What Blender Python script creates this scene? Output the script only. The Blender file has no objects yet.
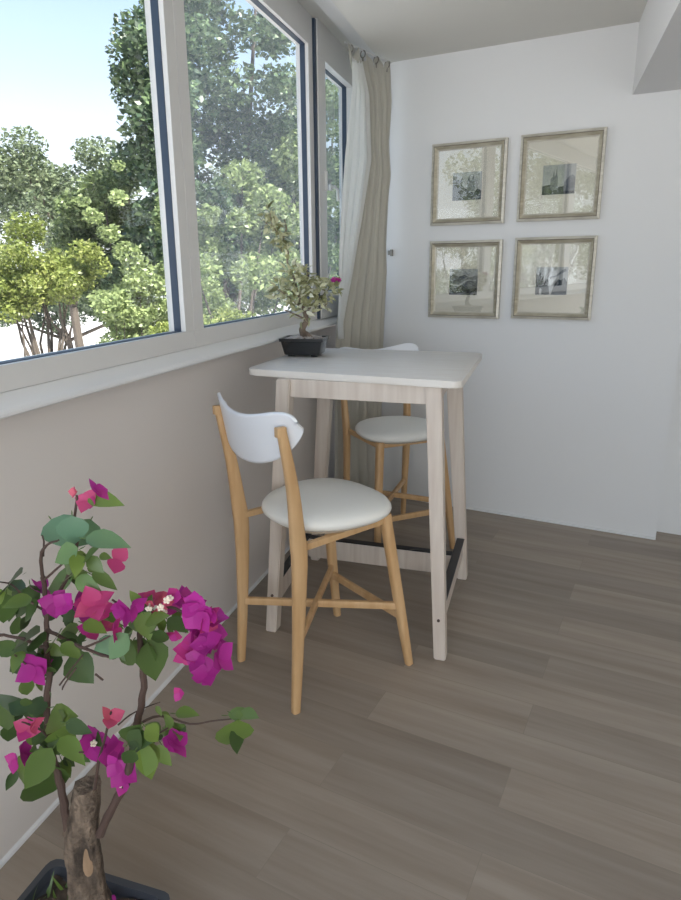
import bpy, bmesh, math, random
import numpy as np
from mathutils import Vector, Matrix, Quaternion
PI = math.pi
random.seed(7); RNG = np.random.default_rng(7)
scene = bpy.context.scene
COL = scene.collection
A = -0.1781                      # the far wall is not square to the window wall
D = 3.721
TOP = 1.02

# ------------------------------------------------------------------ helpers
def obj(name, bm, m, parent=None, smooth=True, angle=40):
    me = bpy.data.meshes.new(name)
    if isinstance(bm, bmesh.types.BMesh):
        bmesh.ops.recalc_face_normals(bm, faces=bm.faces[:])
        bm.to_mesh(me); bm.free()
    else:
        me.from_pydata(bm[0], [], bm[1]); me.update()
    for k in (m if isinstance(m, (list, tuple)) else [m]): me.materials.append(k)
    if smooth:
        me.polygons.foreach_set('use_smooth', [True] * len(me.polygons))
        try: me.set_sharp_from_angle(angle=math.radians(angle))
        except Exception: pass
    o = bpy.data.objects.new(name, me); COL.objects.link(o)
    if parent: o.parent = parent
    return o
def tag(o, label, cat, group=None, kind=None):
    o['label'] = label; o['category'] = cat
    if group: o['group'] = group
    if kind: o['kind'] = kind
    return o
def thing(name, label, cat, loc=(0, 0, 0), rotz=0, group=None, kind=None):
    o = bpy.data.objects.new(name, None); COL.objects.link(o)
    o.empty_display_size = .1
    o.location = loc; o.rotation_euler = (0, 0, rotz)
    return tag(o, label, cat, group, kind)
def struct(name, bm, m, label, cat, smooth=False):
    return tag(obj(name, bm, m, None, smooth), label, cat, kind='structure')
def dup_tree(o, parent=None):
    c = o.copy(); COL.objects.link(c)
    if parent: c.parent = parent
    for ch in [x for x in bpy.data.objects if x.parent == o]: dup_tree(ch, c)
    return c
def bx(bm, x0, x1, y0, y1, z0, z1, bev=0, mi=0, M=None):
    b = bmesh.new()
    bmesh.ops.create_cube(b, size=1)
    for v in b.verts:
        v.co = Vector(((x0 + x1) / 2 + v.co.x * (x1 - x0), (y0 + y1) / 2 + v.co.y * (y1 - y0), (z0 + z1) / 2 + v.co.z * (z1 - z0)))
    if bev: bmesh.ops.bevel(b, geom=b.edges[:], offset=bev, segments=2, affect='EDGES', profile=.6)
    merge(bm, b, mi, M)
def merge(bm, b, mi=0, M=None):
    if M is not None: bmesh.ops.transform(b, matrix=M, verts=b.verts[:])
    mp = {v: bm.verts.new(v.co) for v in b.verts}
    for f in b.faces:
        try:
            g = bm.faces.new([mp[v] for v in f.verts]); g.material_index = mi
        except ValueError: pass
    b.free()
def prism(bm, pts, h0, h1, axis='z', mi=0, M=None, bev=0):
    """extrude a 2-D outline; axis z: (x,y) outline; y: (x,z) outline"""
    b = bmesh.new()
    def P(p, h): return (p[0], p[1], h) if axis == 'z' else ((p[0], h, p[1]) if axis == 'y' else (h, p[0], p[1]))
    lo = [b.verts.new(P(p, h0)) for p in pts]; hi = [b.verts.new(P(p, h1)) for p in pts]
    n = len(pts)
    b.faces.new(lo); b.faces.new(hi)
    for i in range(n): b.faces.new((lo[i], lo[(i + 1) % n], hi[(i + 1) % n], hi[i]))
    if bev:
        bmesh.ops.bevel(b, geom=[e for e in b.edges if len(set(round((P_.co.z if axis == 'z' else P_.co.y), 6) for P_ in e.verts)) == 1], offset=bev, segments=3, affect='EDGES', profile=.5)
    merge(bm, b, mi, M)
def frame_at(p, q):
    d = (Vector(q) - Vector(p)).normalized()
    return d
def sweep(bm, pts, radii, n=10, ry=None, cap=True, up=None, mi=0, square=0):
    """tube along pts; radii per point (x radius), ry for elliptical second radius; square>0 gives rounded-rectangle section"""
    pts = [Vector(p) for p in pts]; N = len(pts)
    if not isinstance(radii, (list, tuple)): radii = [radii] * N
    if ry is None: ry = radii
    elif not isinstance(ry, (list, tuple)): ry = [ry] * N
    T = []
    for i in range(N):
        T.append((pts[min(i + 1, N - 1)] - pts[max(i - 1, 0)]).normalized())
    u = Vector(up) if up else (Vector((0, 0, 1)) if abs(T[0].z) < .9 else Vector((0, 1, 0)))
    u = (u - T[0] * u.dot(T[0])).normalized()
    rings = []
    for i in range(N):
        u = (u - T[i] * u.dot(T[i])).normalized(); w = T[i].cross(u)
        r = []
        for k in range(n):
            a = 2 * PI * (k + .5) / n; c, s = math.cos(a), math.sin(a)
            if square:
                e = 2 / square; c = math.copysign(abs(c) ** e, c); s = math.copysign(abs(s) ** e, s)
            r.append(bm.verts.new(pts[i] + u * c * radii[i] + w * s * ry[i]))
        rings.append(r)
    for i in range(N - 1):
        for k in range(n):
            f = bm.faces.new((rings[i][k], rings[i][(k + 1) % n], rings[i + 1][(k + 1) % n], rings[i + 1][k])); f.material_index = mi
    if cap:
        f = bm.faces.new(rings[0][::-1]); f.material_index = mi
        f = bm.faces.new(rings[-1]); f.material_index = mi
def smooth_path(pts, k=4):
    pts = [Vector(p) for p in pts]; out = []
    for i in range(len(pts) - 1):
        p0, p1, p2, p3 = pts[max(i - 1, 0)], pts[i], pts[i + 1], pts[min(i + 2, len(pts) - 1)]
        for j in range(k):
            t = j / k
            out.append(.5 * ((2 * p1) + (-p0 + p2) * t + (2 * p0 - 5 * p1 + 4 * p2 - p3) * t * t + (-p0 + 3 * p1 - 3 * p2 + p3) * t ** 3))
    out.append(pts[-1]); return out
def interp(x, xs, ys): return float(np.interp(x, xs, ys))
def rounded_rect(x0, x1, y0, y1, r, n=6):
    o = []
    for cx, cy, a0 in ((x1 - r, y1 - r, 0), (x0 + r, y1 - r, PI / 2), (x0 + r, y0 + r, PI), (x1 - r, y0 + r, 1.5 * PI)):
        for k in range(n + 1):
            a = a0 + PI / 2 * k / n; o.append((cx + r * math.cos(a), cy + r * math.sin(a)))
    return o

# ------------------------------------------------------------------ materials
def mat(name, col, rough=.6, metal=0, spec=.5, noise=None, bump=None, trans=0, coat=0):
    m = bpy.data.materials.new(name); m.use_nodes = True
    nt = m.node_tree; b = nt.nodes['Principled BSDF']
    b.inputs['Base Color'].default_value = (*col, 1); b.inputs['Roughness'].default_value = rough
    b.inputs['Metallic'].default_value = metal; b.inputs['Specular IOR Level'].default_value = spec
    b.inputs['Coat Weight'].default_value = coat
    tc = nt.nodes.new('ShaderNodeTexCoord')
    if noise:
        sc, col2, stretch = noise
        mp = nt.nodes.new('ShaderNodeMapping'); mp.inputs['Scale'].default_value = stretch
        nt.links.new(tc.outputs['Object'], mp.inputs[0])
        n = nt.nodes.new('ShaderNodeTexNoise'); n.inputs['Scale'].default_value = sc; n.inputs['Detail'].default_value = 5
        nt.links.new(mp.outputs[0], n.inputs['Vector'])
        r = nt.nodes.new('ShaderNodeValToRGB'); r.color_ramp.elements[0].position = .33; r.color_ramp.elements[1].position = .67
        r.color_ramp.elements[0].color = (*col, 1); r.color_ramp.elements[1].color = (*col2, 1)
        nt.links.new(n.outputs['Fac'], r.inputs[0]); nt.links.new(r.outputs[0], b.inputs['Base Color'])
    if bump:
        n2 = nt.nodes.new('ShaderNodeTexNoise'); n2.inputs['Scale'].default_value = bump[0]; n2.inputs['Detail'].default_value = 4
        nt.links.new(tc.outputs['Object'], n2.inputs['Vector'])
        bp = nt.nodes.new('ShaderNodeBump'); bp.inputs['Strength'].default_value = bump[1]; bp.inputs['Distance'].default_value = bump[2]
        nt.links.new(n2.outputs['Fac'], bp.inputs['Height']); nt.links.new(bp.outputs[0], b.inputs['Normal'])
    if trans:
        t = nt.nodes.new('ShaderNodeBsdfTranslucent'); mx = nt.nodes.new('ShaderNodeMixShader'); mx.inputs[0].default_value = trans
        src = b.inputs['Base Color'].links[0].from_socket if b.inputs['Base Color'].links else None
        if src: nt.links.new(src, t.inputs[0])
        else: t.inputs[0].default_value = (*col, 1)
        nt.links.new(b.outputs[0], mx.inputs[1]); nt.links.new(t.outputs[0], mx.inputs[2])
        nt.links.new(mx.outputs[0], nt.nodes['Material Output'].inputs[0])
    return m
def leafmat(name, cols, trans=.35, rough=.45, scale=3.0):
    """leaf colour varies from leaf to leaf (face attribute 'v')"""
    m = bpy.data.materials.new(name); m.use_nodes = True
    nt = m.node_tree; b = nt.nodes['Principled BSDF']; b.inputs['Roughness'].default_value = rough
    at = nt.nodes.new('ShaderNodeAttribute'); at.attribute_name = 'v'
    r = nt.nodes.new('ShaderNodeValToRGB')
    while len(r.color_ramp.elements) < len(cols): r.color_ramp.elements.new(.5)
    for i, c in enumerate(cols):
        r.color_ramp.elements[i].position = i / (len(cols) - 1); r.color_ramp.elements[i].color = (*c, 1)
    nt.links.new(at.outputs['Fac'], r.inputs[0]); nt.links.new(r.outputs[0], b.inputs['Base Color'])
    t = nt.nodes.new('ShaderNodeBsdfTranslucent'); nt.links.new(r.outputs[0], t.inputs[0])
    mx = nt.nodes.new('ShaderNodeMixShader'); mx.inputs[0].default_value = trans
    nt.links.new(b.outputs[0], mx.inputs[1]); nt.links.new(t.outputs[0], mx.inputs[2])
    nt.links.new(mx.outputs[0], nt.nodes['Material Output'].inputs[0])
    return m
def glass(name, tint=(1, 1, 1), refl=.04, haze=0, hazecol=(.8, .85, .9), boost=1.0):
    m = bpy.data.materials.new(name); m.use_nodes = True; nt = m.node_tree
    nt.nodes.remove(nt.nodes['Principled BSDF'])
    t = nt.nodes.new('ShaderNodeBsdfTransparent'); t.inputs[0].default_value = (*tint, 1)
    g = nt.nodes.new('ShaderNodeBsdfGlossy'); g.inputs['Roughness'].default_value = .0
    # Schlick reflectance, the same on both faces of the pane
    lw = nt.nodes.new('ShaderNodeLayerWeight'); lw.inputs[0].default_value = .5
    pw = nt.nodes.new('ShaderNodeMath'); pw.operation = 'POWER'; pw.inputs[1].default_value = 5; nt.links.new(lw.outputs['Facing'], pw.inputs[0])
    mu = nt.nodes.new('ShaderNodeMath'); mu.operation = 'MULTIPLY_ADD'; mu.inputs[1].default_value = .96 * min(boost, 1); mu.inputs[2].default_value = .04 * boost; mu.use_clamp = True
    nt.links.new(pw.outputs[0], mu.inputs[0])
    mx = nt.nodes.new('ShaderNodeMixShader'); nt.links.new(mu.outputs[0], mx.inputs[0])
    src = t.outputs[0]
    if haze:
        h = nt.nodes.new('ShaderNodeBsdfTranslucent'); h.inputs[0].default_value = (*hazecol, 1)
        hm = nt.nodes.new('ShaderNodeMixShader'); hm.inputs[0].default_value = haze
        nt.links.new(t.outputs[0], hm.inputs[1]); nt.links.new(h.outputs[0], hm.inputs[2]); src = hm.outputs[0]
    nt.links.new(src, mx.inputs[1]); nt.links.new(g.outputs[0], mx.inputs[2])
    nt.links.new(mx.outputs[0], nt.nodes['Material Output'].inputs[0])
    return m

def floor_mat():
    m = bpy.data.materials.new('vinyl_planks'); m.use_nodes = True; nt = m.node_tree; b = nt.nodes['Principled BSDF']
    N = nt.nodes.new; L = nt.links.new
    tc = N('ShaderNodeTexCoord'); mp = N('ShaderNodeMapping'); mp.inputs['Rotation'].default_value = (0, 0, -A)
    mp.inputs['Location'].default_value = (.37, .06, 0)
    L(tc.outputs['Object'], mp.inputs[0])
    br = N('ShaderNodeTexBrick'); br.offset = .37; br.inputs['Scale'].default_value = 1
    br.inputs['Brick Width'].default_value = 1.22; br.inputs['Row Height'].default_value = .152
    br.inputs['Mortar Size'].default_value = .0008; br.inputs['Mortar Smooth'].default_value = .2; br.inputs['Bias'].default_value = 0
    br.inputs['Color1'].default_value = (0, 0, 0, 1); br.inputs['Color2'].default_value = (1, 1, 1, 1); br.inputs['Mortar'].default_value = (.5, .5, .5, 1)
    L(mp.outputs[0], br.inputs['Vector'])
    mp2 = N('ShaderNodeMapping'); mp2.inputs['Scale'].default_value = (1.1, 16, 1); L(mp.outputs[0], mp2.inputs[0])
    ad = N('ShaderNodeVectorMath'); ad.operation = 'MULTIPLY_ADD'; ad.inputs[1].default_value = (7, 7, 7)
    L(br.outputs['Color'], ad.inputs[0]); L(mp2.outputs[0], ad.inputs[2])
    n1 = N('ShaderNodeTexNoise'); n1.inputs['Scale'].default_value = 1.2; n1.inputs['Detail'].default_value = 7; n1.inputs['Roughness'].default_value = .6
    L(ad.outputs[0], n1.inputs['Vector'])
    r1 = N('ShaderNodeValToRGB'); e = r1.color_ramp.elements
    e[0].position = .25; e[0].color = (.255, .207, .166, 1); e[1].position = .75; e[1].color = (.385, .330, .276, 1)
    L(n1.outputs['Fac'], r1.inputs[0])
    r2 = N('ShaderNodeValToRGB'); e = r2.color_ramp.elements
    e[0].position = 0; e[0].color = (.86, .86, .87, 1); e[1].position = 1; e[1].color = (1.10, 1.09, 1.08, 1)
    L(br.outputs['Color'], r2.inputs[0])
    mx = N('ShaderNodeMix'); mx.data_type = 'RGBA'; mx.blend_type = 'MULTIPLY'; mx.inputs[0].default_value = 1
    L(r1.outputs[0], mx.inputs[6]); L(r2.outputs[0], mx.inputs[7])
    mo = N('ShaderNodeMix'); mo.data_type = 'RGBA'; mo.inputs[7].default_value = (.26, .22, .18, 1)
    L(br.outputs['Fac'], mo.inputs[0]); L(mx.outputs[2], mo.inputs[6]); L(mo.outputs[2], b.inputs['Base Color'])
    b.inputs['Roughness'].default_value = .42; b.inputs['Specular IOR Level'].default_value = .35
    bp = N('ShaderNodeBump'); bp.inputs['Strength'].default_value = .08; bp.inputs['Distance'].default_value = .002
    L(n1.outputs['Fac'], bp.inputs['Height']); L(bp.outputs[0], b.inputs['Normal'])
    return m

M = {}
M['wall'] = mat('white_wall_paint', (.72, .72, .72), .75, bump=(60, .12, .002))
M['wallr'] = mat('cream_bounce_wall', (.80, .745, .67), .8)  # warm tone picked for the light it bounces onto the window wall
M['wallwin'] = mat('window_wall_paint', (.74, .69, .655), .7, bump=(50, .12, .002))
M['ceil'] = mat('ceiling_paint', (.66, .645, .60), .8)
M['trim'] = mat('white_trim', (.74, .745, .75), .4)
M['floor'] = floor_mat()
M['pvc'] = mat('white_window_frame', (.66, .65, .635), .35)
M['gasket'] = mat('dark_blue_gasket', (.03, .05, .085), .5)
M['glass'] = glass('window_glass', (.95, .965, .965), boost=.5)
M['glass_haze'] = glass('hazy_window_glass', (.93, .95, .96), haze=.05, boost=.5)  # pane mixes in a weak pale translucent haze
M['glass_dim'] = glass('grey_window_glass', (.76, .81, .83), haze=.06, boost=.6)
M['picglass'] = glass('picture_glass', (.99, .99, .99), boost=3.6)
M['tabletop'] = mat('whitewashed_tabletop', (.74, .69, .63), .38, noise=(2.2, (.80, .765, .72), (2.5, 22, 8)))
M['tablewood'] = mat('whitewashed_birch', (.60, .51, .44), .5, noise=(2.0, (.70, .62, .545), (22, 22, 1.6)))
M['edgewood'] = mat('tabletop_edge', (.55, .47, .36), .5, noise=(2, (.64, .56, .45), (3, 3, 40)))
M['black'] = mat('black_metal', (.022, .024, .03), .35, metal=.3)
M['bolt'] = mat('dark_bolt', (.10, .07, .06), .4, metal=.6)
M['pine'] = mat('honey_birch', (.56, .335, .155), .42, noise=(2.4, (.66, .43, .225), (14, 14, 1.4)))
M['seat'] = mat('white_seat_cover', (.86, .85, .80), .42, bump=(14, .1, .004))
M['ply'] = mat('white_lacquer', (.84, .86, .90), .28)
M['under'] = mat('dark_seat_underside', (.16, .14, .12), .8)
M['seatring'] = mat('seat_base', (.42, .34, .25), .6)
M['pframe'] = mat('champagne_frame', (.40, .36, .27), .38, metal=.35, noise=(5, (.55, .51, .40), (3, 3, 14)))
M['pframe2'] = mat('pale_frame_edge', (.50, .47, .40), .42, metal=.25, noise=(6, (.64, .61, .53), (3, 3, 14)))
M['liner'] = mat('dark_frame_line', (.16, .13, .10), .5)
M['matboard'] = mat('cream_mat_board', (.78, .745, .63), .8)
M['print_sky'] = mat('print_pale_grey', (.36, .38, .38), .7, noise=(14, (.50, .52, .51), (1, 1, 1)))
M['print_mid'] = mat('print_mid_grey', (.10, .115, .13), .7, noise=(26, (.24, .26, .27), (1, 1, 1)))
M['print_dark'] = mat('print_dark_grey', (.022, .03, .035), .7, noise=(30, (.06, .07, .075), (1, 1, 1)))
M['cream'] = mat('cream_curtain_cloth', (.60, .575, .505), .85, trans=.28, bump=(90, .1, .001))
M['paler'] = mat('paler_curtain_cloth', (.88, .88, .86), .8, trans=.55)  # edge cloth, paler and more translucent than the main panel
M['steel'] = mat('curtain_metal', (.30, .28, .25), .35, metal=.9)
M['blackpot'] = mat('black_glazed_pot', (.010, .011, .013), .22, coat=.4)
M['planter'] = mat('dark_grey_planter', (.045, .05, .062), .4)
M['soil'] = mat('dark_soil', (.035, .026, .02), .95, noise=(60, (.09, .065, .05), (1, 1, 1)), bump=(60, .8, .01))
M['pebble'] = mat('pale_pebbles', (.32, .27, .24), .7, noise=(30, (.55, .50, .47), (1, 1, 1)))
M['bark'] = mat('grey_brown_bark', (.05, .035, .025), .9, noise=(16, (.27, .20, .145), (3, 3, .7)), bump=(70, 1, .02))
M['scar'] = mat('bare_wood_scar', (.36, .24, .15), .8, noise=(20, (.22, .14, .08), (3, 3, .6)))
M['twig'] = mat('brown_twig', (.075, .045, .035), .8)
M['greentwig'] = mat('green_twig', (.10, .12, .04), .7)
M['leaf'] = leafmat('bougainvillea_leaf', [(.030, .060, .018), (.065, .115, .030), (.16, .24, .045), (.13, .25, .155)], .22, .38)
M['bract'] = leafmat('bougainvillea_bract', [(.36, .018, .22), (.50, .03, .33), (.56, .045, .22), (.70, .13, .20)], .35, .55)
M['bloom'] = mat('cream_bloom', (.85, .75, .62), .6)
M['bonsai'] = leafmat('variegated_leaf', [(.13, .13, .05), (.36, .36, .18), (.66, .65, .42), (.86, .85, .70)], .35, .4)
M['bonsaibark'] = mat('bonsai_bark', (.10, .07, .05), .85, noise=(20, (.25, .19, .14), (1, 1, 1)))
M['treebark'] = mat('outdoor_bark', (.10, .08, .065), .9)
M['t_dark'] = leafmat('dark_tree_leaves', [(.03, .055, .035), (.085, .13, .07), (.25, .34, .16)], .3, .4)
M['t_mid'] = leafmat('mid_tree_leaves', [(.06, .09, .04), (.18, .235, .095), (.45, .52, .24)], .35, .4)
M['t_lime'] = leafmat('lime_tree_leaves', [(.11, .14, .035), (.25, .30, .08), (.48, .50, .18)], .4, .4)
M['t_grey'] = leafmat('grey_green_leaves', [(.06, .085, .055), (.14, .18, .105), (.29, .34, .19)], .3, .5)
M['street'] = mat('pale_street', (.62, .58, .56), .9, noise=(.4, (.72, .68, .66), (1, 1, 1)))
M['plaster'] = mat('outdoor_plaster', (.62, .60, .57), .8)

# ------------------------------------------------------------------ the room shell
WM = Matrix.Translation((0, D, 0)) @ Matrix.Rotation(A, 4, 'Z')     # far wall frame: x along the wall, -y into the room
Y0 = -2.3
b = bmesh.new(); bx(b, -.14, 5.0, Y0, 4.1, -.12, 0); struct('floor', b, M['floor'], 'grey-brown wood-look vinyl plank floor', 'floor')
b = bmesh.new(); bx(b, -.14, 0, Y0, 3.9, 0, 1.062)
struct('wall_left', b, M['wallwin'], 'low painted wall below the long window', 'wall')
b = bmesh.new(); bx(b, .072, 1.81, 0, .12, 0, 2.6, M=WM)
struct('wall_back', b, M['wall'], 'white end wall carrying the four framed pictures', 'wall')
b = bmesh.new(); bx(b, 1.60, 3.4, .1205, .25, 0, 2.6, M=WM)
struct('wall_recess', b, M['wall'], 'white wall set back at the right edge beyond the corner', 'wall')
b = bmesh.new()
bx(b, .25, 5.0, Y0, 4.1, 2.4137, 2.56); bx(b, -.14, .25, Y0, 4.1, 2.47, 2.56)
struct('ceiling', b, M['ceil'], 'off-white ceiling with a curtain recess along the window', 'ceiling')
b = bmesh.new(); bx(b, 1.471, 1.95, Y0, 3.46, 2.119, 2.4135)
struct('beam_right', b, M['wall'], 'white boxed ceiling beam at upper right', 'beam')
b = bmesh.new(); bx(b, .155, .249, Y0, 3.66, 2.445, 2.4695)
struct('trim_1', b, M['pvc'], 'pale curtain board in the ceiling recess', 'trim')
b = bmesh.new(); bx(b, 3.3, 3.42, Y0, 3.3, 0, 2.4135); struct('wall_bounce_right', b, M['wallr'], 'unseen cream wall added to shade and warm the window wall', 'wall')  # unseen wall added to block side light and bounce warm light back
# sill
b = bmesh.new()
prism(b, [(0, 1.0625), (.105, 1.078), (.110, 1.082), (.110, 1.088), (.106, 1.094), (.066, 1.121), (-.06, 1.121), (-.06, 1.0625)], Y0, 3.70, 'y')
struct('trim_2', b, M['trim'], 'white window sill ledge under the long window', 'window sill')
b = bmesh.new(); prism(b, [(0, 0.0005), (.009, .0005), (.007, .008), (0, .012)], Y0, 3.70, 'y')
struct('baseboard_left', b, M['trim'], 'thin white joint strip along the foot of the window wall', 'baseboard')
b = bmesh.new(); bx(b, .02, 1.81, -.010, -.0003, 0.0005, .012, .002, M=WM)
struct('baseboard_back', b, M['trim'], 'thin white joint strip along the foot of the end wall', 'baseboard')

# windows: each is frame + gaskets + glass
XW = .065
def window(name, label, y0, y1, gy0, gy1, z0, z1, gz0, gz1, gm, sash=False):
    """outer size y0..y1,z0..z1, glass gy0..gy1,gz0..gz1"""
    w = thing(name, label, 'window', (0, (y0 + y1) / 2, z0), kind='structure')
    yc, zc = (y0 + y1) / 2, z0
    xf = XW + (.018 if sash else 0)
    def ring(b, xa, xb, a0, a1, c0, c1, ia0, ia1, ic0, ic1, bev=0):
        bx(b, xa, xb, a0 - yc, a1 - yc, c0 - zc, ic0 - zc, bev); bx(b, xa, xb, a0 - yc, a1 - yc, ic1 - zc, c1 - zc, bev)
        bx(b, xa, xb, a0 - yc, ia0 - yc, ic0 - zc + .0002, ic1 - zc - .0002, bev); bx(b, xa, xb, ia1 - yc, a1 - yc, ic0 - zc + .0002, ic1 - zc - .0002, bev)
    t = 0.0
    b = bmesh.new(); ring(b, .048, xf, y0, y1, z0, z1, gy0 - t * 0, gy1 + t, gz0 - t, gz1 + t, .0015); obj('frame', b, M['pvc'], w, False)
    b = bmesh.new(); ring(b, .024, .048, y0, y1, z0, z1, gy0, gy1 - .0015, gz0 + .0015, gz1 - .0015); obj('gasket', b, M['gasket'], w, False)
    b = bmesh.new(); ring(b, .004, .024, y0, y1, z0, z1, gy0, gy1, gz0, gz1); obj('outer_frame', b, M['pvc'], w, False)
    b = bmesh.new(); bx(b, .012, .016, gy0 - yc - .004, gy1 - yc + .004, gz0 - zc - .004, gz1 - zc + .004); obj('pane', b, gm, w, False)
    return w, yc, zc
window('window_1', 'left window pane with open sky beyond, nearest the camera', 0.02, 1.872, .10, 1.82, 1.1215, 2.4695, 1.178, 2.345, M['glass'])
window('window_2', 'middle hazy window pane with the dark tree behind it', 1.874, 3.085, 1.937, 3.03, 1.1215, 2.4695, 1.178, 2.345, M['glass_haze'])
window('window_4', 'window pane behind the camera position', -2.2, .018, -2.12, -.06, 1.1215, 2.4695, 1.178, 2.345, M['glass'])
w3, yc, zc = window('window_3', 'narrow grey opening window beside the curtain', 3.108, 3.70, 3.214, 3.676, 1.1215, 2.4695, 1.250, 2.318, M['glass_dim'], True)
b = bmesh.new(); bx(b, XW + .018, XW + .030, 3.178 - yc, 3.198 - yc, 1.74 - zc, 1.83 - zc, .003); obj('latch_plate', b, M['pvc'], w3)
b = bmesh.new()
bx(b, .016, .03, 3.445 - yc, 3.475 - yc, 1.77 - zc, 1.80 - zc, .003); sweep(b, [(.03, 3.46 - yc, 1.785 - zc), (.045, 3.465 - yc, 1.79 - zc), (.052, 3.49 - yc, 1.775 - zc), (.052, 3.50 - yc, 1.72 - zc)], .008, 8)
obj('handle', b, M['pvc'], w3)
b = bmesh.new(); bx(b, 0, .071, -.0112, .0112, 0, 1.34); o = obj('trim_3', b, M['gasket'], None, False); o.location = (.005, 3.0965, 1.122)
tag(o, 'dark vertical gap between the middle pane and the narrow window', 'trim', kind='structure')

# ------------------------------------------------------------------ framed pictures
def picture(cx, cz, label, scene_no):
    p = WM @ Vector((cx, -.004, cz))
    t = thing('framed_picture', label, 'picture', p, A, 'square framed pictures on the end wall')
    W2, H2 = .196, .202
    def mitre(b, o0, o1, ya, yb, mi=0):
        # rectangular ring from half-inset o0 to o1 with front at yb
        q0 = [(-W2 + o0, -H2 + o0), (W2 - o0, -H2 + o0), (W2 - o0, H2 - o0), (-W2 + o0, H2 - o0)]
        q1 = [(-W2 + o1, -H2 + o1), (W2 - o1, -H2 + o1), (W2 - o1, H2 - o1), (-W2 + o1, H2 - o1)]
        V = [[b.verts.new((x, y, z)) for x, z in q] for q, y in ((q0, 0), (q0, ya), (q1, yb), (q1, 0))]
        for i in range(4):
            j = (i + 1) % 4
            for k in range(4):
                f = b.faces.new((V[k][i], V[k][j], V[(k + 1) % 4][j], V[(k + 1) % 4][i])); f.material_index = mi
    b = bmesh.new()
    mitre(b, 0, .012, -.022, -.027, 1); mitre(b, .0121, .015, -.020, -.020, 2); mitre(b, .0151, .029, -.026, -.016, 0); mitre(b, .0291, .034, -.016, -.013, 1)
    obj('frame', b, [M['pframe'], M['pframe2'], M['liner']], t, False)
    b = bmesh.new(); bx(b, -W2 + .03, W2 - .03, -.006, -.0005, -H2 + .03, H2 - .03)
    obj('mat_board', b, M['matboard'], t, False)
    b = bmesh.new(); bx(b, -W2 + .031, W2 - .031, -.0105, -.009, -H2 + .031, H2 - .031)
    obj('glass', b, M['picglass'], t, False)
    # the small photograph
    b = bmesh.new()
    w, h = .077, .068; ox, oz = (-.006, -.012)
    def poly(pts, mi, lay):
        vs = [b.verts.new((ox + x * w, -.0062 - lay * .0002, oz + z * h)) for x, z in pts]
        f = b.faces.new(vs); f.material_index = mi
    poly([(-1, -1), (1, -1), (1, 1), (-1, 1)], 0, 0)
    if scene_no == 0:
        poly([(-1, -1), (1, -1), (1, -.35), (.7, -.2), (.5, -.5), (.1, -.3), (-.2, -.1), (-.35, .1), (-1, .15)], 2, 1)
        poly([(-1, .1), (-.35, .1), (-.3, .7), (-.45, .45), (-.6, .5), (-.8, .5), (-.95, .8), (-1, .7)], 1, 2)
        poly([(.0, -.3), (.55, -.4), (.5, .45), (.4, .8), (.33, .45), (.2, .4), (.12, .75), (.03, .4)], 1, 3)
    elif scene_no == 1:
        poly([(-1, -1), (1, -1), (1, -.2), (.6, -.1), (.4, -.45), (0, -.5), (-.4, -.3), (-1, -.4)], 2, 1)
        poly([(-.5, -.7), (-.05, -.7), (-.05, .1), (-.12, .3), (-.15, .95), (-.2, .3), (-.28, .2), (-.32, .75), (-.37, .2), (-.5, .1)], 1, 2)
        poly([(.3, -.8), (1, -.8), (1, .1), (.8, .3), (.6, .15), (.35, -.2)], 1, 3)
    elif scene_no == 2:
        poly([(-1, -1), (1, -1), (1, .5), (.4, .35), (.1, .55), (-.4, .4), (-.7, .6), (-1, .5)], 1, 1)
        poly([(-1, -1), (1, -1), (1, -.45), (.3, -.55), (-.1, -.2), (-.5, -.5), (-1, -.2)], 2, 2)
        poly([(-.9, -.25), (-.3, -.35), (.3, .1), (.9, .1), (.9, .18), (.25, .2), (-.35, -.2), (-.9, -.12)], 0, 3)
    else:
        poly([(-1, -1), (-.1, -1), (-.2, .1), (-.35, .2), (-.45, -.1), (-.55, .5), (-.65, .1), (-.75, .75), (-.85, .3), (-1, .6)], 2, 1)
        poly([(0, -1), (1, -1), (1, -.1), (.8, .25), (.6, .05), (.4, .15), (.2, -.25)], 2, 2)
        poly([(-.2, .25), (.3, .45), (.6, .75), (.85, .9), (.9, .7), (.6, .55), (.3, .3), (-.1, .15)], 1, 3)
        poly([(-.75, -1), (-.6, -1), (-.6, -.6), (-.68, -.5), (-.75, -.6)], 0, 4)
    obj('photo_print', b, [M['print_sky'], M['print_mid'], M['print_dark']], t, False)
picture(.748, 1.787, 'upper left framed picture of a dark tower above a low skyline', 0)
picture(1.206, 1.790, 'upper right framed picture of a tall twin spire over rooftops', 1)
picture(.748, 1.303, 'lower left framed picture of a winding pale path through dark land', 2)
picture(1.206, 1.309, 'lower right framed picture of dark cypress trees below a tilting branch', 3)

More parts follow.
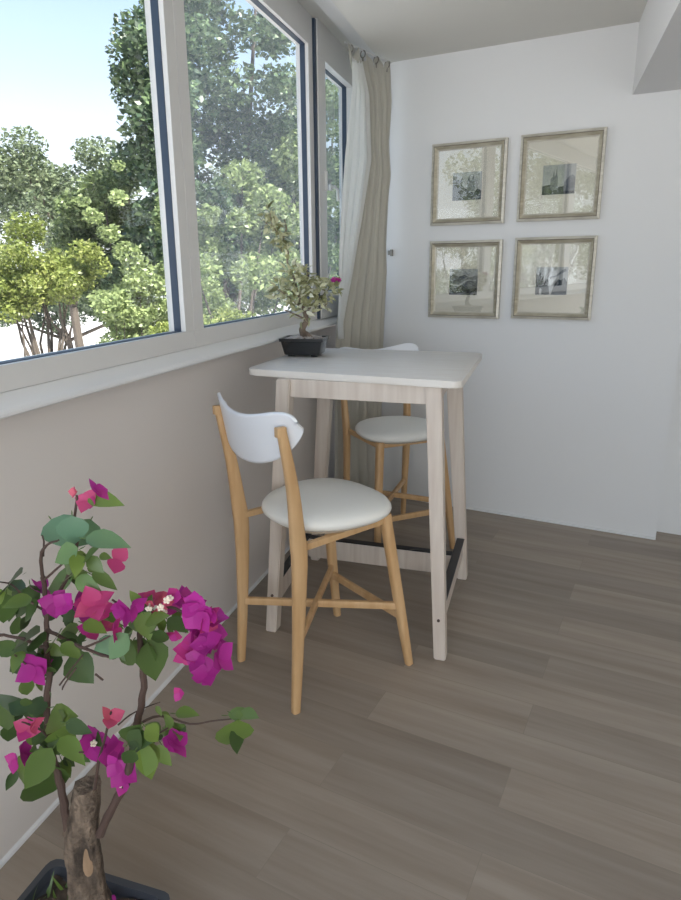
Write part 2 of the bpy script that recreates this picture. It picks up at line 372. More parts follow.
# ------------------------------------------------------------------ curtain
def ct(t, off=0):
    a = Vector((.140, 3.13)); c = Vector((.302, 3.585)); d = (c - a).normalized(); n = Vector((d.y, -d.x))
    return a + (c - a) * t + n * off
cur = thing('curtain', 'cream curtain gathered in the corner with a sheer edge by the window', 'curtain', (.22, 3.36, 0))
CX = Vector((.22, 3.36, 0))
def cloth(name, tl, tr, zs, m, amp, nf, off0, top):
    NU, NV = 90, 60; V = []; F = []
    for j in range(NV + 1):
        z = zs[0] + (zs[1] - zs[0]) * j / NV
        l, r = interp(z, *tl), interp(z, *tr)
        for i in range(NU + 1):
            u = i / NU; t = l + (r - l) * u
            k = z / 2.4
            am = amp * (1.15 - .55 * k)
            o = am * math.sin(u * nf * 2 * PI + .5 * math.sin(3 * z) + .8 * k) + am * .45 * math.sin(u * nf * 4.6 * PI + 1.3 + z * 1.2)
            p = ct(t, off0 + o - .045 * min(1, max(0, (1.35 - z) / .5)) * (name == 'curtain_panel'))
            zz = z + (top * math.cos(u * 4 * 2 * PI) * max(0, (k - .93) / .07) if k > .93 else 0)
            V.append((p.x - CX.x, p.y - CX.y, zz))
    for j in range(NV):
        for i in range(NU):
            q = j * (NU + 1) + i; F.append((q, q + 1, q + NU + 2, q + NU + 1))
    o = obj(name, (V, F), m, cur, True, 180)
    s = o.modifiers.new('s', 'SOLIDIFY'); s.thickness = .0012
    return o
cloth('curtain_panel', ([0, .5, 1.1, 1.3, 1.6, 1.9, 2.2, 2.34, 2.38], [.05, .07, .09, .18, .36, .5, .45, .27, .25]), ([0, .3, .9, 1.35, 1.5, 1.75, 1.85, 2.0, 2.2, 2.38], [1.04, 1.05, 1.06, 1.01, .99, 1.02, 1.06, 1.0, 1.04, .99]), (.015, 2.372), M['cream'], .016, 5, .0, .030)
cloth('paler_edge', ([.6, 1.1, 1.4, 1.6, 1.9, 2.2, 2.38], [.05, .0, .02, .06, .14, .26, .26]), ([.6, 1.1, 1.3, 1.6, 1.9, 2.2, 2.33], [.10, .07, .22, .42, .60, .55, .42]), (1.02, 2.325), M['paler'], .009, 3, .027, .012)
b = bmesh.new(); sweep(b, [Vector((*ct(.23, -.004), 2.397)) - CX, Vector((*ct(1.06, -.004), 2.397)) - CX], .0045, 10); obj('curtain_rod', b, M['pvc'], cur)
for t in (.33, .54, .78, .99):
    b = bmesh.new(); c = Vector((*ct(t, -.004), 2.381)) - CX; d = Vector((*(ct(1) - ct(0)).normalized(), 0)); n = Vector((d.y, -d.x, 0))
    pts = [c + n * .014 * math.cos(a) + Vector((0, 0, .016 * math.sin(a))) for a in np.linspace(0, 2 * PI, 17)]
    sweep(b, pts, .0028, 8, cap=False); bx(b, c.x - .004, c.x + .004, c.y - .006, c.y + .006, c.z - .035, c.z - .014, .001)
    obj('curtain_ring', b, M['steel'], cur)
p = WM @ Vector((.322, -.001, 1.45))
b = bmesh.new(); bx(b, -.006, .006, -.02, 0, -.018, .018, .002); bx(b, -.020, -.006, -.020, -.010, -.012, .012, .002)
o = obj('curtain_hook', b, M['steel']); o.location = p; o.rotation_euler = (0, 0, A); tag(o, 'small metal tie-back hook on the end wall beside the curtain', 'hook')

# ------------------------------------------------------------------ bar table
TX, TY, TW, TD = .178, 2.019, .74, .735
tb = thing('bar_table', 'tall whitewashed wooden bar table by the window', 'table', (TX + TW / 2, TY + TD / 2, 0))
o0 = Vector((TX + TW / 2, TY + TD / 2, 0))
b = bmesh.new(); prism(b, [(x - .046 * (.5 - x / TW), y + .085 * (.5 - x / TW) * (.5 - y / TD)) for x, y in rounded_rect(-TW / 2, TW / 2, -TD / 2, TD / 2, .035)], TOP - .024, TOP, 'z', bev=.004); obj('tabletop', b, [M['tabletop']], tb)
legs = {'nl': ((.297, 2.080), (.218, 2.062)), 'nr': ((.824, 2.075), (.876, 2.062)), 'fl': ((.248, 2.695), (.172, 2.705)), 'fr': ((.805, 2.695), (.878, 2.705))}
for k, (t, f) in legs.items():
    b = bmesh.new()
    T = Vector((*t, TOP - .0245)) - o0; F_ = Vector((*f, 0)) - o0
    for s in (0,):
        v = []
        for P, hx, hy in ((F_, .0215, .026), (T, .026 if k[0] == 'n' else .033, .030)):
            v.append([b.verts.new(P + Vector((sx * hx, sy * hy, 0))) for sx, sy in ((-1, -1), (1, -1), (1, 1), (-1, 1))])
        b.faces.new(v[0][::-1]); b.faces.new(v[1])
        for i in range(4): b.faces.new((v[0][i], v[0][(i + 1) % 4], v[1][(i + 1) % 4], v[1][i]))
        bmesh.ops.bevel(b, geom=b.edges[:], offset=.004, segments=2, affect='EDGES')
    lg = obj('leg', b, M['tablewood'], tb)
    if k[0] == 'n':
        b = bmesh.new(); c = F_.lerp(T, .16); sweep(b, [c + Vector((0, -.0262, 0)), c + Vector((0, -.030, 0))], .0055, 12); obj('bolt', b, M['bolt'], lg)
def at(k, z):
    t, f = legs[k]; return Vector((*f, 0)).lerp(Vector((*t, TOP)), z / TOP) - o0
def board(name, p, q, z0, z1, th, m, parent):
    b = bmesh.new(); p = Vector((p.x, p.y, 0)); q = Vector((q.x, q.y, 0)); d = (q - p).normalized(); n = Vector((-d.y, d.x, 0)) * th / 2
    lo = [b.verts.new(x + Vector((0, 0, z0))) for x in (p - n, q - n, q + n, p + n)]; hi = [b.verts.new(x + Vector((0, 0, z1))) for x in (p - n, q - n, q + n, p + n)]
    b.faces.new(lo[::-1]); b.faces.new(hi)
    for i in range(4): b.faces.new((lo[i], lo[(i + 1) % 4], hi[(i + 1) % 4], hi[i]))
    bmesh.ops.bevel(b, geom=b.edges[:], offset=.0015, segments=1, affect='EDGES')
    return obj(name, b, m, parent, False)
for a_, c_ in (('nl', 'nr'), ('fl', 'fr')):
    board('apron', at(a_, .96) + Vector((.024, -.004 if a_[0] == 'n' else .004, 0)), at(c_, .96) + Vector((-.024, -.004 if a_[0] == 'n' else .004, 0)), TOP - .088, TOP - .0248, .022, M['tablewood'], tb)
for a_, c_ in (('nl', 'fl'), ('nr', 'fr')):
    board('apron', at(a_, .96) + Vector((0, .028, 0)), at(c_, .96) - Vector((0, .028, 0)), TOP - .088, TOP - .0248, .022, M['tablewood'], tb)
    p, q = at(a_, .16) + Vector((0, .026, 0)), at(c_, .16) - Vector((0, .026, 0))
    r = board('side_rail', p, q, .115, .197, .024, M['tablewood'], tb)
    board('foot_plate', p, q, .1975, .2025, .034, M['black'], r)
L_ = at('nl', .15).lerp(at('fl', .15), .70); R_ = at('nr', .15).lerp(at('fr', .15), .70)
r = board('cross_rail', L_ + Vector((.013, 0, 0)), R_ - Vector((.013, 0, 0)), .108, .198, .024, M['tablewood'], tb)
board('foot_plate', L_ + Vector((.018, 0, 0)), R_ - Vector((.018, 0, 0)), .1985, .2035, .036, M['black'], r)

# ------------------------------------------------------------------ bar stools
def make_stool(label):
    t = thing('bar_stool', label, 'bar stool', group='honey wood stools with round white seats at the bar table')
    def sup(n, a, c, e=2.4, front=.0):
        o = []
        for k in range(n):
            th = 2 * PI * k / n; cs, sn = math.cos(th), math.sin(th)
            x = math.copysign(abs(cs) ** (2 / e), cs) * a; y = math.copysign(abs(sn) ** (2 / e), sn) * c
            o.append((x * (1 + front * y / c), y + .026))
        return o
    # cushion: rings
    b = bmesh.new(); n = 64; prof = [(.0, .631), (.35, .6305), (.6, .628), (.78, .624), (.90, .618), (.965, .611), (.995, .602), (1.0, .594), (.985, .585), (.94, .577), (.0, .576)]
    rings = []
    for s, z in prof:
        if s == 0: rings.append([b.verts.new((0, .026, z))]); continue
        rings.append([b.verts.new((x * s, (y - .026) * s + .026, z)) for x, y in sup(n, .214, .206, 2.35, .11)])
    for i in range(len(rings) - 1):
        for k in range(n):
            a_, c_ = rings[i], rings[i + 1]; k2 = (k + 1) % n
            if len(a_) == 1: b.faces.new((a_[0], c_[k], c_[k2]))
            elif len(c_) == 1: b.faces.new((a_[k], c_[0], a_[k2]))
            else: b.faces.new((a_[k], c_[k], c_[k2], a_[k2]))
    seat = obj('seat', b, M['seat'], t)
    b = bmesh.new(); prism(b, [(x * .90, y * .90) for x, y in sup(40, .205, .198, 2.4, .07)], .566, .5765, 'z'); obj('seat_base', b, M['seatring'], seat, False)
    b = bmesh.new(); prism(b, [(x * .62, y * .62) for x, y in sup(40, .205, .198)], .558, .5658, 'z'); obj('underside_cloth', b, M['under'], seat, False)
    # apron under seat
    b = bmesh.new()
    for (x0, y0), (x1, y1) in (((-.158, .150), (.158, .150)), ((-.174, -.19), (-.164, .150)), ((.174, -.19), (.164, .150))):
        d = Vector((x1 - x0, y1 - y0, 0)); L = d.length; an = math.atan2(d.y, d.x)
        bx(b, 0, L, -.010, .010, .545, .5655, .002, M=Matrix.Translation((x0, y0, 0)) @ Matrix.Rotation(an, 4, 'Z'))
    obj('seat_frame', b, M['pine'], t, False)
    for s in (-1, 1):
        b = bmesh.new()
        pts = smooth_path([(s * .212, .236, 0), (s * .190, .196, .28), (s * .163, .158, .576)], 6)
        rr = list(np.interp(range(len(pts)), [0, 5, 12], [.0135, .0175, .019])); sweep(b, pts, rr, 14, square=3.2, up=(1, 0, 0))
        obj('leg', b, M['pine'], t)
        b = bmesh.new()
        pts = smooth_path([(s * .178, -.226, 0), (s * .176, -.208, .25), (s * .178, -.197, .50), (s * .180, -.203, .60), (s * .186, -.220, .76), (s * .190, -.254, .940)], 6)
        N = len(pts); ra = list(np.interp(range(N), [0, 6, 12, 16, 22, N - 1], [.0135, .019, .0265, .0275, .021, .013]))
        rb = list(np.interp(range(N), [0, 6, 12, 16, 22, N - 1], [.0125, .0145, .0155, .0155, .0145, .012]))
        sweep(b, pts, ra, 14, ry=rb, square=3.2, up=(0, 1, 0))
        lg = obj('leg', b, M['pine'], t)
        b = bmesh.new(); bx(b, s * .189 - .0105, s * .189 + .0105, -.270, -.240, .915, .944, .003, M=None)
        obj('backrest_block', b, M['pine'], lg)
    # rails: X and front
    def rail(p, q, h=.0135, w=.0095):
        b = bmesh.new(); sweep(b, [p, q], h, 12, ry=w, square=5, up=(0, 0, 1)); obj('stretcher', b, M['pine'], t)
    rail((-.176, -.209, .235), (.196, .203, .235)); rail((.176, -.209, .236), (-.196, .203, .236), .0130, .0094)
    rail((-.194, .200, .200), (.194, .200, .200))
    # backrest shell: curved plywood, bean shape
    NU, NV = 72, 18; V = []; F = []
    a = .232
    for i in range(NU + 1):
        u = -1 + 2 * i / NU; x = a * math.sin(u * PI / 2)
        t_ = abs(x / a); e = max(.02, (1 - min(t_, 1) ** 4.5)) ** .5
        yb = -.268 + .060 * abs(x / a) ** 2.2
        zc_ = .878 + .066 * t_ ** 2
        hh = .076 * e
        for j in range(NV + 1):
            v = -1 + 2 * j / NV
            top = 0
            V.append((x - .015, yb - .012 * v * (1), zc_ + hh * v + top))
    for i in range(NU):
        for j in range(NV):
            q = i * (NV + 1) + j; F.append((q, q + 1, q + NV + 2, q + NV + 1))
    o = obj('backrest', (V, F), M['ply'], t, True, 60)
    s_ = o.modifiers.new('s', 'SOLIDIFY'); s_.thickness = .011; s_.offset = 0
    return t
st = make_stool('bar stool with honey wood legs nearest the camera, its back turned to us')
st.location = (.465, 1.918, 0); st.rotation_euler = (0, 0, math.atan2(-.578, .816))
s2 = dup_tree(st); s2.location = (.48, 3.05, 0); s2.rotation_euler = (0, 0, math.atan2(-.65, -.76))
s2['label'] = 'farther bar stool with white seat, standing behind the table by the curtain'

# ------------------------------------------------------------------ leaves
class Leaves:
    def __init__(s): s.V = []; s.F = []; s.c = []
    def leaf(s, p, d, n, L, W, c, fold=.25, curl=.25, shape='leaf', petiole=0):
        p = Vector(p); d = Vector(d).normalized(); n = Vector(n); n = (n - d * n.dot(d)).normalized(); w = d.cross(n)
        prof = {'leaf': [(0, .04), (.10, .62), (.28, .97), (.48, .92), (.70, .62), (.88, .25), (1, .0)],
                'bract': [(0, .10), (.12, .62), (.30, .98), (.50, .96), (.72, .62), (.88, .26), (1, .0)],
                'card': [(0, 0), (.45, 1), (1, 0)]}[shape]
        i0 = len(s.V)
        for t, h in prof:
            c0 = p + d * (t * L) - n * (curl * L * t * t)
            for q in (-1, 0, 1):
                s.V.append(tuple(c0 + w * (q * h * W / 2) + n * (abs(q) * h * W / 2 * fold)))
        for k in range(len(prof) - 1):
            a = i0 + 3 * k
            for q in (0, 1):
                s.F.append((a + q, a + q + 1, a + q + 4, a + q + 3)); s.c.append(c)
    def build(s, name, m, parent, smooth=True):
        me = bpy.data.meshes.new(name); me.from_pydata(s.V, [], s.F); me.update()
        at_ = me.attributes.new('v', 'FLOAT', 'FACE'); at_.data.foreach_set('value', s.c)
        me.materials.append(m)
        if smooth: me.polygons.foreach_set('use_smooth', [True] * len(me.polygons))
        o = bpy.data.objects.new(name, me); COL.objects.link(o)
        if parent: o.parent = parent
        return o
def rv(): 
    while True:
        v = Vector((random.uniform(-1, 1), random.uniform(-1, 1), random.uniform(-1, 1)))
        if .05 < v.length < 1: return v.normalized()

# ------------------------------------------------------------------ bonsai in the black pot (on the table)
BO = Vector((.216, 2.492, TOP + .0008))
bn = thing('potted_bonsai', 'small variegated bonsai in a black pot on the table corner', 'potted plant', BO, .10); bn.scale = (1.42, 1.42, 1.25)
b = bmesh.new()
def rr_ring(b, hw, hd, z, r=.006): return [b.verts.new((x, y, z)) for x, y in rounded_rect(-hw, hw, -hd, hd, r, 3)]
prof = [(.050, .036, .006), (.052, .038, .008), (.060, .044, .048), (.064, .048, .050), (.065, .049, .060), (.059, .043, .060), (.056, .040, .050)]
rg = [rr_ring(b, *p) for p in prof]
b.faces.new(rg[0][::-1]); b.faces.new(rg[-1])
for i in range(len(rg) - 1):
    n = len(rg[i])
    for k in range(n): b.faces.new((rg[i][k], rg[i][(k + 1) % n], rg[i + 1][(k + 1) % n], rg[i + 1][k]))
for sx in (-1, 1):
    for sy in (-1, 1): bx(b, sx * .034 - .009, sx * .034 + .009, sy * .022 - .006, sy * .022 + .006, 0, .0062, .001)
obj('pot', b, M['blackpot'], bn, True, 30)
b = bmesh.new()
for k in range(150):
    x, y = random.uniform(-.053, .053), random.uniform(-.038, .038); s_ = random.uniform(.003, .0055)
    c = bmesh.new(); bmesh.ops.create_icosphere(c, subdivisions=1, radius=s_)
    merge(b, c, 0, Matrix.Translation((x, y, .052 + .008 * (1 - (x / .06) ** 2) + random.uniform(0, .003))) @ Matrix.Diagonal((1, 1, .7, 1)))
prism(b, rounded_rect(-.056, .056, -.040, .040, .006, 3), .050, .0545, 'z')
tag_o = obj('pebbles', b, M['pebble'], bn)
# crown in the photo rises left of the pot
tr = smooth_path([(.004, 0, .055), (-.006, .0, .085), (.006, .004, .115), (-.002, .006, .15), (-.018, .008, .20)], 4)
b = bmesh.new(); sweep(b, tr, list(np.linspace(.012, .004, len(tr))), 10)
for a_ in (0, 2.1, 4.2): sweep(b, [(.004, 0, .075), (.004 + .014 * math.cos(a_), .014 * math.sin(a_), .062), (.004 + .026 * math.cos(a_), .026 * math.sin(a_), .056)], [.007, .005, .003], 8)
obj('trunk', b, M['bonsaibark'], bn)
brs = [[(-.018, .008, .20), (-.03, .01, .25), (-.045, 0, .30), (-.04, -.005, .33), (-.055, -.01, .37), (-.078, -.02, .41), (-.085, -.02, .45)],
       [(.0, .006, .13), (.03, .0, .17), (.06, .01, .20), (.085, .02, .235)], [(-.004, .006, .15), (-.04, -.01, .19), (-.075, -.01, .215)],
       [(-.006, .006, .16), (.0, .01, .21), (.012, .01, .26), (.0, .0, .29)], [(.002, 0, .12), (-.03, -.02, .14), (-.055, -.02, .15)], [(.004, 0, .13), (.045, .01, .15), (.07, .0, .17)],
       [(-.055, -.01, .37), (-.045, 0, .40), (-.05, 0, .43)], [(-.078, -.02, .41), (-.10, -.02, .42)]]
b = bmesh.new()
for q in brs: 
    q = smooth_path(q, 3); sweep(b, q, list(np.linspace(.0032, .0013, len(q))), 6)
obj('branch', b, M['bonsaibark'], bn)
lv = Leaves()
cl = [((-.02, 0, .20), .050, 90), ((.03, .0, .205), .045, 75), ((.065, .005, .205), .036, 60), ((-.058, -.01, .215), .038, 60), ((.005, .0, .25), .040, 60), ((.0, 0, .145), .040, 60), ((-.02, -.01, .27), .03, 34),
      ((-.047, -.005, .33), .016, 6), ((-.055, -.01, .36), .022, 22), ((-.068, -.015, .385), .022, 26), ((-.08, -.02, .415), .024, 30), ((-.088, -.02, .45), .018, 16), ((.085, .01, .225), .022, 16), ((.055, 0, .165), .02, 16)]
for c, r, n in cl:
    for k in range(n):
        p = Vector(c) + rv() * r * random.random() ** .4 * (1.0); d = (rv() + (p - Vector(c)).normalized() * .8 + Vector((0, 0, .3))).normalized()
        low = p.z < .17
        lv.leaf(p, d, rv() + Vector((0, 0, 1)), random.uniform(.018, .031), random.uniform(.009, .014), min(1, max(0, random.gauss(.72 if low else .46, .24))), .2, .3)
lv.build('foliage', M['bonsai'], bn)
lv = Leaves()
for k in range(7):
    a_ = k * 2.4; lv.leaf((.094, .004, .238), (math.cos(a_), math.sin(a_) * .6, .5 + .5 * math.sin(a_)), rv(), .018, .015, random.choice((.1, .3, .5)), .2, .2, 'bract')
lv.build('flower', M['bract'], bn)

# ------------------------------------------------------------------ bougainvillea
PC = Vector((.415, .672, 0))
bg = thing('potted_bougainvillea', 'bougainvillea with magenta flowers in a dark square planter on the floor', 'potted plant', PC)
def W_(px, py, y=.74):
    """point of the plant from its measured bearing and distance"""
    f, cx, cy, yaw, pit, rol = 640.48, 340.5, 434.5, .3031, .2549, -.009
    fw = Vector((-math.sin(yaw) * math.cos(pit), math.cos(yaw) * math.cos(pit), -math.sin(pit)))
    r = fw.cross(Vector((0, 0, 1))).normalized(); u = r.cross(fw)
    R, U = r * math.cos(rol) + u * math.sin(rol), -r * math.sin(rol) + u * math.cos(rol)
    d = fw + R * (px - cx) / f - U * (py - cy) / f; C = Vector((1.1475, 0, 1.3719))
    return C + d * ((y - C.y) / d.y) - PC
b = bmesh.new()
H = .226
prof = [(.105, 0), (.112, .004), (.130, H - .03), (.137, H - .028), (.139, H), (.126, H), (.122, H - .02)]
rg = [rr_ring(b, s, s * 1.03, z, .02) for s, z in prof]
b.faces.new(rg[0][::-1]); b.faces.new(rg[-1])
for i in range(len(rg) - 1):
    n = len(rg[i])
    for k in range(n): b.faces.new((rg[i][k], rg[i][(k + 1) % n], rg[i + 1][(k + 1) % n], rg[i + 1][k]))
obj('planter', b, M['planter'], bg, True, 35)
b = bmesh.new()
n = 22
grid = [[b.verts.new((x, y, H - .019 + .008 * math.sin(x * 60) * math.cos(y * 70) + random.uniform(0, .004))) for x in np.linspace(-.119, .119, n)] for y in np.linspace(-.122, .122, n)]
for i in range(n - 1):
    for j in range(n - 1): b.faces.new((grid[i][j], grid[i][j + 1], grid[i + 1][j + 1], grid[i + 1][j]))
obj('soil', b, M['soil'], bg)
YT = .72
b = bmesh.new()
cen = [W_(88, 905, YT), W_(86, 880, YT), W_(85, 855, YT), W_(83, 830, YT), W_(86, 805, YT), W_(87, 784, YT)]
pts = smooth_path(cen, 5); N = len(pts); nn = 22; base = []
for i, c in enumerate(pts):
    f = i / (N - 1); r = interp(f, [0, .12, .35, .6, .68, .9, 1], [.040, .031, .028, .028, .025, .0215, .021])
    ring = []
    for k in range(nn):
        a_ = 2 * PI * k / nn
        q = r * (1 + .10 * math.sin(3 * a_ + f * 5) + .06 * math.sin(7 * a_ + f * 11) + random.uniform(-.04, .04))
        if .15 < f < .62: q *= 1 - .22 * max(0, math.cos(a_ - 5.25)) ** 6      # hollow facing the room
        ring.append(b.verts.new(c + Vector((q * math.cos(a_), q * math.sin(a_), random.uniform(-.0015, .0015)))))
    base.append(ring)
for i in range(N - 1):
    for k in range(nn): b.faces.new((base[i][k], base[i][(k + 1) % nn], base[i + 1][(k + 1) % nn], base[i + 1][k]))
b.faces.new(base[-1]); b.faces.new(base[0][::-1])
trunk = obj('trunk', b, M['bark'], bg, True, 70)
b = bmesh.new(); c0 = W_(86, 852, YT); dirn = (Vector((1.1475, 0, 1.37)) - PC - c0); dirn.z = 0; dirn.normalize()
side = Vector((-dirn.y, dirn.x, 0)); ring = []
for k in range(14):
    a_ = 2 * PI * k / 14; ring.append(b.verts.new(c0 + dirn * .0235 + side * .0075 * math.cos(a_) * (1 - .4 * math.sin(a_)) + Vector((0, 0, .030 * math.sin(a_)))))
cc = b.verts.new(c0 + dirn * .027)
for k in range(14): b.faces.new((ring[k], ring[(k + 1) % 14], cc))
obj('bark_scar', b, M['scar'], trunk)

stems = [  # (pixel path measured on the photograph, depth start, depth end, r0, r1)
    ([(70, 838), (66, 815), (62, 792), (55, 765), (49, 740), (47, 705), (49, 672), (46, 645), (47, 615), (43, 578)], .71, .70, .0075, .0035),
    ([(43, 578), (41, 556), (47, 545), (59, 540)], .70, .69, .003, .0014), ([(43, 556), (44, 542), (42, 535)], .70, .70, .0018, .001),
    ([(47, 612), (62, 588), (74, 562), (77, 535), (75, 515), (77, 495)], .70, .72, .003, .0018),
    ([(44, 580), (60, 566), (72, 556)], .70, .69, .002, .0012),
    ([(100, 834), (112, 808), (126, 782), (133, 750), (137, 722), (142, 700), (144, 675), (141, 650), (140, 620)], .71, .74, .0075, .0042),
    ([(95, 788), (99, 760), (106, 735), (111, 712)], .71, .68, .0028, .0015),
    ([(140, 625), (155, 612), (175, 608), (195, 625), (205, 645)], .74, .76, .003, .0016),
    ([(140, 622), (128, 610), (112, 600)], .74, .70, .0025, .0015),
    ([(0, 635), (20, 638), (38, 645), (47, 648)], .68, .70, .0022, .003),
    ([(48, 630), (66, 640), (84, 648), (102, 655), (115, 658)], .70, .66, .003, .002), ([(84, 648), (98, 642), (110, 636)], .68, .66, .002, .0012),
    ([(76, 668), (66, 682), (62, 690)], .68, .67, .0016, .001),
    ([(47, 680), (30, 668), (15, 655)], .70, .66, .002, .0012), ([(49, 738), (38, 728), (22, 722)], .70, .66, .002, .0012),
    ([(50, 745), (66, 752), (84, 752)], .70, .66, .002, .0012), ([(135, 745), (150, 738), (168, 728)], .74, .70, .002, .0013),
    ([(137, 725), (160, 716), (190, 724), (212, 721), (240, 718)], .74, .80, .0022, .001),
    ([(118, 725), (135, 712), (160, 702)], .72, .78, .0014, .0008), ([(47, 612), (28, 600), (12, 585), (0, 582)], .70, .66, .002, .001),
    ([(60, 685), (72, 668), (83, 655)], .69, .66, .0014, .001), ([(95, 674), (103, 680)], .66, .66, .0016, .0014),
]
for px, y0, y1, r0, r1 in stems:
    pp = smooth_path([W_(x, y, y0 + (y1 - y0) * i / (len(px) - 1)) for i, (x, y) in enumerate(px)], 4)
    b = bmesh.new(); n = len(pp)
    sweep(b, [p + rv() * r1 * .35 for p in pp], [r0 + (r1 - r0) * i / (n - 1) + random.uniform(-.1, .25) * r1 * (i % 3 == 0) for i in range(n)], 8)
    obj('stem', b, M['twig'], bg)
# leaves: (x, y of the base, tip x, tip y, width/length, shade, facing)
Lf = Leaves()
S_D, S_M, S_L, S_B = .05, .36, .72, 1.0
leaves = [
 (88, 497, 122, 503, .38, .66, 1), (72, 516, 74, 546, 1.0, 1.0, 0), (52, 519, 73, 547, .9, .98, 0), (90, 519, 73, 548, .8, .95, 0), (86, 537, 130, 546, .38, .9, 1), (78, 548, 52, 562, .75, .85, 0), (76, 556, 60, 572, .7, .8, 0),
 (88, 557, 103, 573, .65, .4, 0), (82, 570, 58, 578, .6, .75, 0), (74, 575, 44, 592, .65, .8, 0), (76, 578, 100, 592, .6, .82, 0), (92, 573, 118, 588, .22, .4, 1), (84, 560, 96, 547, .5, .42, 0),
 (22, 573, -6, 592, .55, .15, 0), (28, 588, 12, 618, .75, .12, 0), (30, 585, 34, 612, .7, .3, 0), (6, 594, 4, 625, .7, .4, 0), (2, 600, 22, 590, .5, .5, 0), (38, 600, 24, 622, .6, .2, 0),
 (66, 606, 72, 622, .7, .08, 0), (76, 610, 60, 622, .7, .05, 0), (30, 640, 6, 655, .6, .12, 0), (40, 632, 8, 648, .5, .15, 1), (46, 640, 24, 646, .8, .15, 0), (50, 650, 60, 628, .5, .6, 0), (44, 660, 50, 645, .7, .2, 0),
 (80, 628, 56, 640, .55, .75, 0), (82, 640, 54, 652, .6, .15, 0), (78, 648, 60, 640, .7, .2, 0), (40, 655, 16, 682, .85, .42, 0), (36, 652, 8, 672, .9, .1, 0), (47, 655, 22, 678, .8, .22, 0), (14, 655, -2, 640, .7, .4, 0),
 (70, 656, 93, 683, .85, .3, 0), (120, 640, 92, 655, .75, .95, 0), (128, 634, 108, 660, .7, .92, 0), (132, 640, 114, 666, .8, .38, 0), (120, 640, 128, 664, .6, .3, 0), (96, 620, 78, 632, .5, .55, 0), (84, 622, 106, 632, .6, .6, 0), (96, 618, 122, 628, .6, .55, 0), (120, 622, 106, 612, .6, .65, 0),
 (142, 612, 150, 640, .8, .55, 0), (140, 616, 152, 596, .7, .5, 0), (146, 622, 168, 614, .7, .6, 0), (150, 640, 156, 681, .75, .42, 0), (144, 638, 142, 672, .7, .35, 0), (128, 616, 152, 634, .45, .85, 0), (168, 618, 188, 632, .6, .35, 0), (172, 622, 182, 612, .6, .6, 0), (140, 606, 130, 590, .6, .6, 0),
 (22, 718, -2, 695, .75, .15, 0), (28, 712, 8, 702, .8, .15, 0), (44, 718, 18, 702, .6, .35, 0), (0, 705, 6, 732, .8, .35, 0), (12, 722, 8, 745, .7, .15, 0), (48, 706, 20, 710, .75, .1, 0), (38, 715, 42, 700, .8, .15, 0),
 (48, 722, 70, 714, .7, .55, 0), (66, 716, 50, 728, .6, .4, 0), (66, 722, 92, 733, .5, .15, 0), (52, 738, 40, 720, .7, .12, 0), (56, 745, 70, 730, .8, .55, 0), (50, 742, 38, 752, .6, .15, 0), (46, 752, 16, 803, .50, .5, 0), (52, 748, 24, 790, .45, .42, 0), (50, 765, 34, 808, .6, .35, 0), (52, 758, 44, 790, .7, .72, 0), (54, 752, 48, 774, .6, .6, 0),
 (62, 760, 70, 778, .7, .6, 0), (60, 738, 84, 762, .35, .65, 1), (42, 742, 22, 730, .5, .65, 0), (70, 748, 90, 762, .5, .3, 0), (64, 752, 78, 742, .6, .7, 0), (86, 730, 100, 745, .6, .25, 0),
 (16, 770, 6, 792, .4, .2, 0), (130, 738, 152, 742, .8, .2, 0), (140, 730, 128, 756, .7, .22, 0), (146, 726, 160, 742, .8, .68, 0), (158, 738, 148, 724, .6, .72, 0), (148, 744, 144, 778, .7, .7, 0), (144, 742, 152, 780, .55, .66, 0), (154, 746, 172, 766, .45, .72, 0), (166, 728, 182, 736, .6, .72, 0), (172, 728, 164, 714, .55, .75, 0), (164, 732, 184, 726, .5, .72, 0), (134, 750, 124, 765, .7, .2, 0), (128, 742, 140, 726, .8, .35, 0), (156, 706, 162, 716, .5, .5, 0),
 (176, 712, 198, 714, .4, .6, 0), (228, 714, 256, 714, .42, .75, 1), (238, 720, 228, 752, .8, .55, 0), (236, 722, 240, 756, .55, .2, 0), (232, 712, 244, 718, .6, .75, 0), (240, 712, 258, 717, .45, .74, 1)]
camd = (Vector((1.1475, 0, 1.37)) - PC - W_(100, 650)).normalized()
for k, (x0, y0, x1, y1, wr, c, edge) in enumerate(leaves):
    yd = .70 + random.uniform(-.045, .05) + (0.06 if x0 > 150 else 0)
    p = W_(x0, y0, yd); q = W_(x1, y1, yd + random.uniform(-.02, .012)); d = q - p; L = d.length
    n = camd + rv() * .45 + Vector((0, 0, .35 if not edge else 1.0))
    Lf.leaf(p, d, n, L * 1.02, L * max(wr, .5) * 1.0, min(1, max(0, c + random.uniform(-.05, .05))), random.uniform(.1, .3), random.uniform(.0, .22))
    # petiole
    if L > .02: Lf.leaf(p - d.normalized() * .012 - Vector((0, 0, .003)), d, n, .014, .0018, .4, 0, 0, 'bract')
for cx_, cy_, rx_, ry_, k_, yd_ in ((40, 640, 30, 30, 12, .71), (50, 745, 28, 22, 12, .71), (85, 565, 18, 18, 8, .70), (20, 605, 18, 22, 8, .69), (145, 628, 22, 20, 10, .75), (165, 735, 26, 16, 9, .76), (100, 625, 22, 14, 7, .70), (185, 615, 20, 20, 6, .77), (30, 700, 26, 16, 6, .69)):
    for k in range(k_):
        a_ = random.uniform(0, 2 * PI); q_ = random.random() ** .5
        p = W_(cx_ + rx_ * q_ * math.cos(a_), cy_ + ry_ * q_ * math.sin(a_), yd_ + random.uniform(-.04, .06))
        d = (rv() + Vector((0, 0, -.35))).normalized(); L = random.uniform(.018, .040)
        Lf.leaf(p, d, camd + rv() * .9 + Vector((0, 0, .5)), L, L * random.uniform(.55, .8), random.choice((.08, .2, .36, .5, .66)), random.uniform(.1, .35), random.uniform(0, .3))
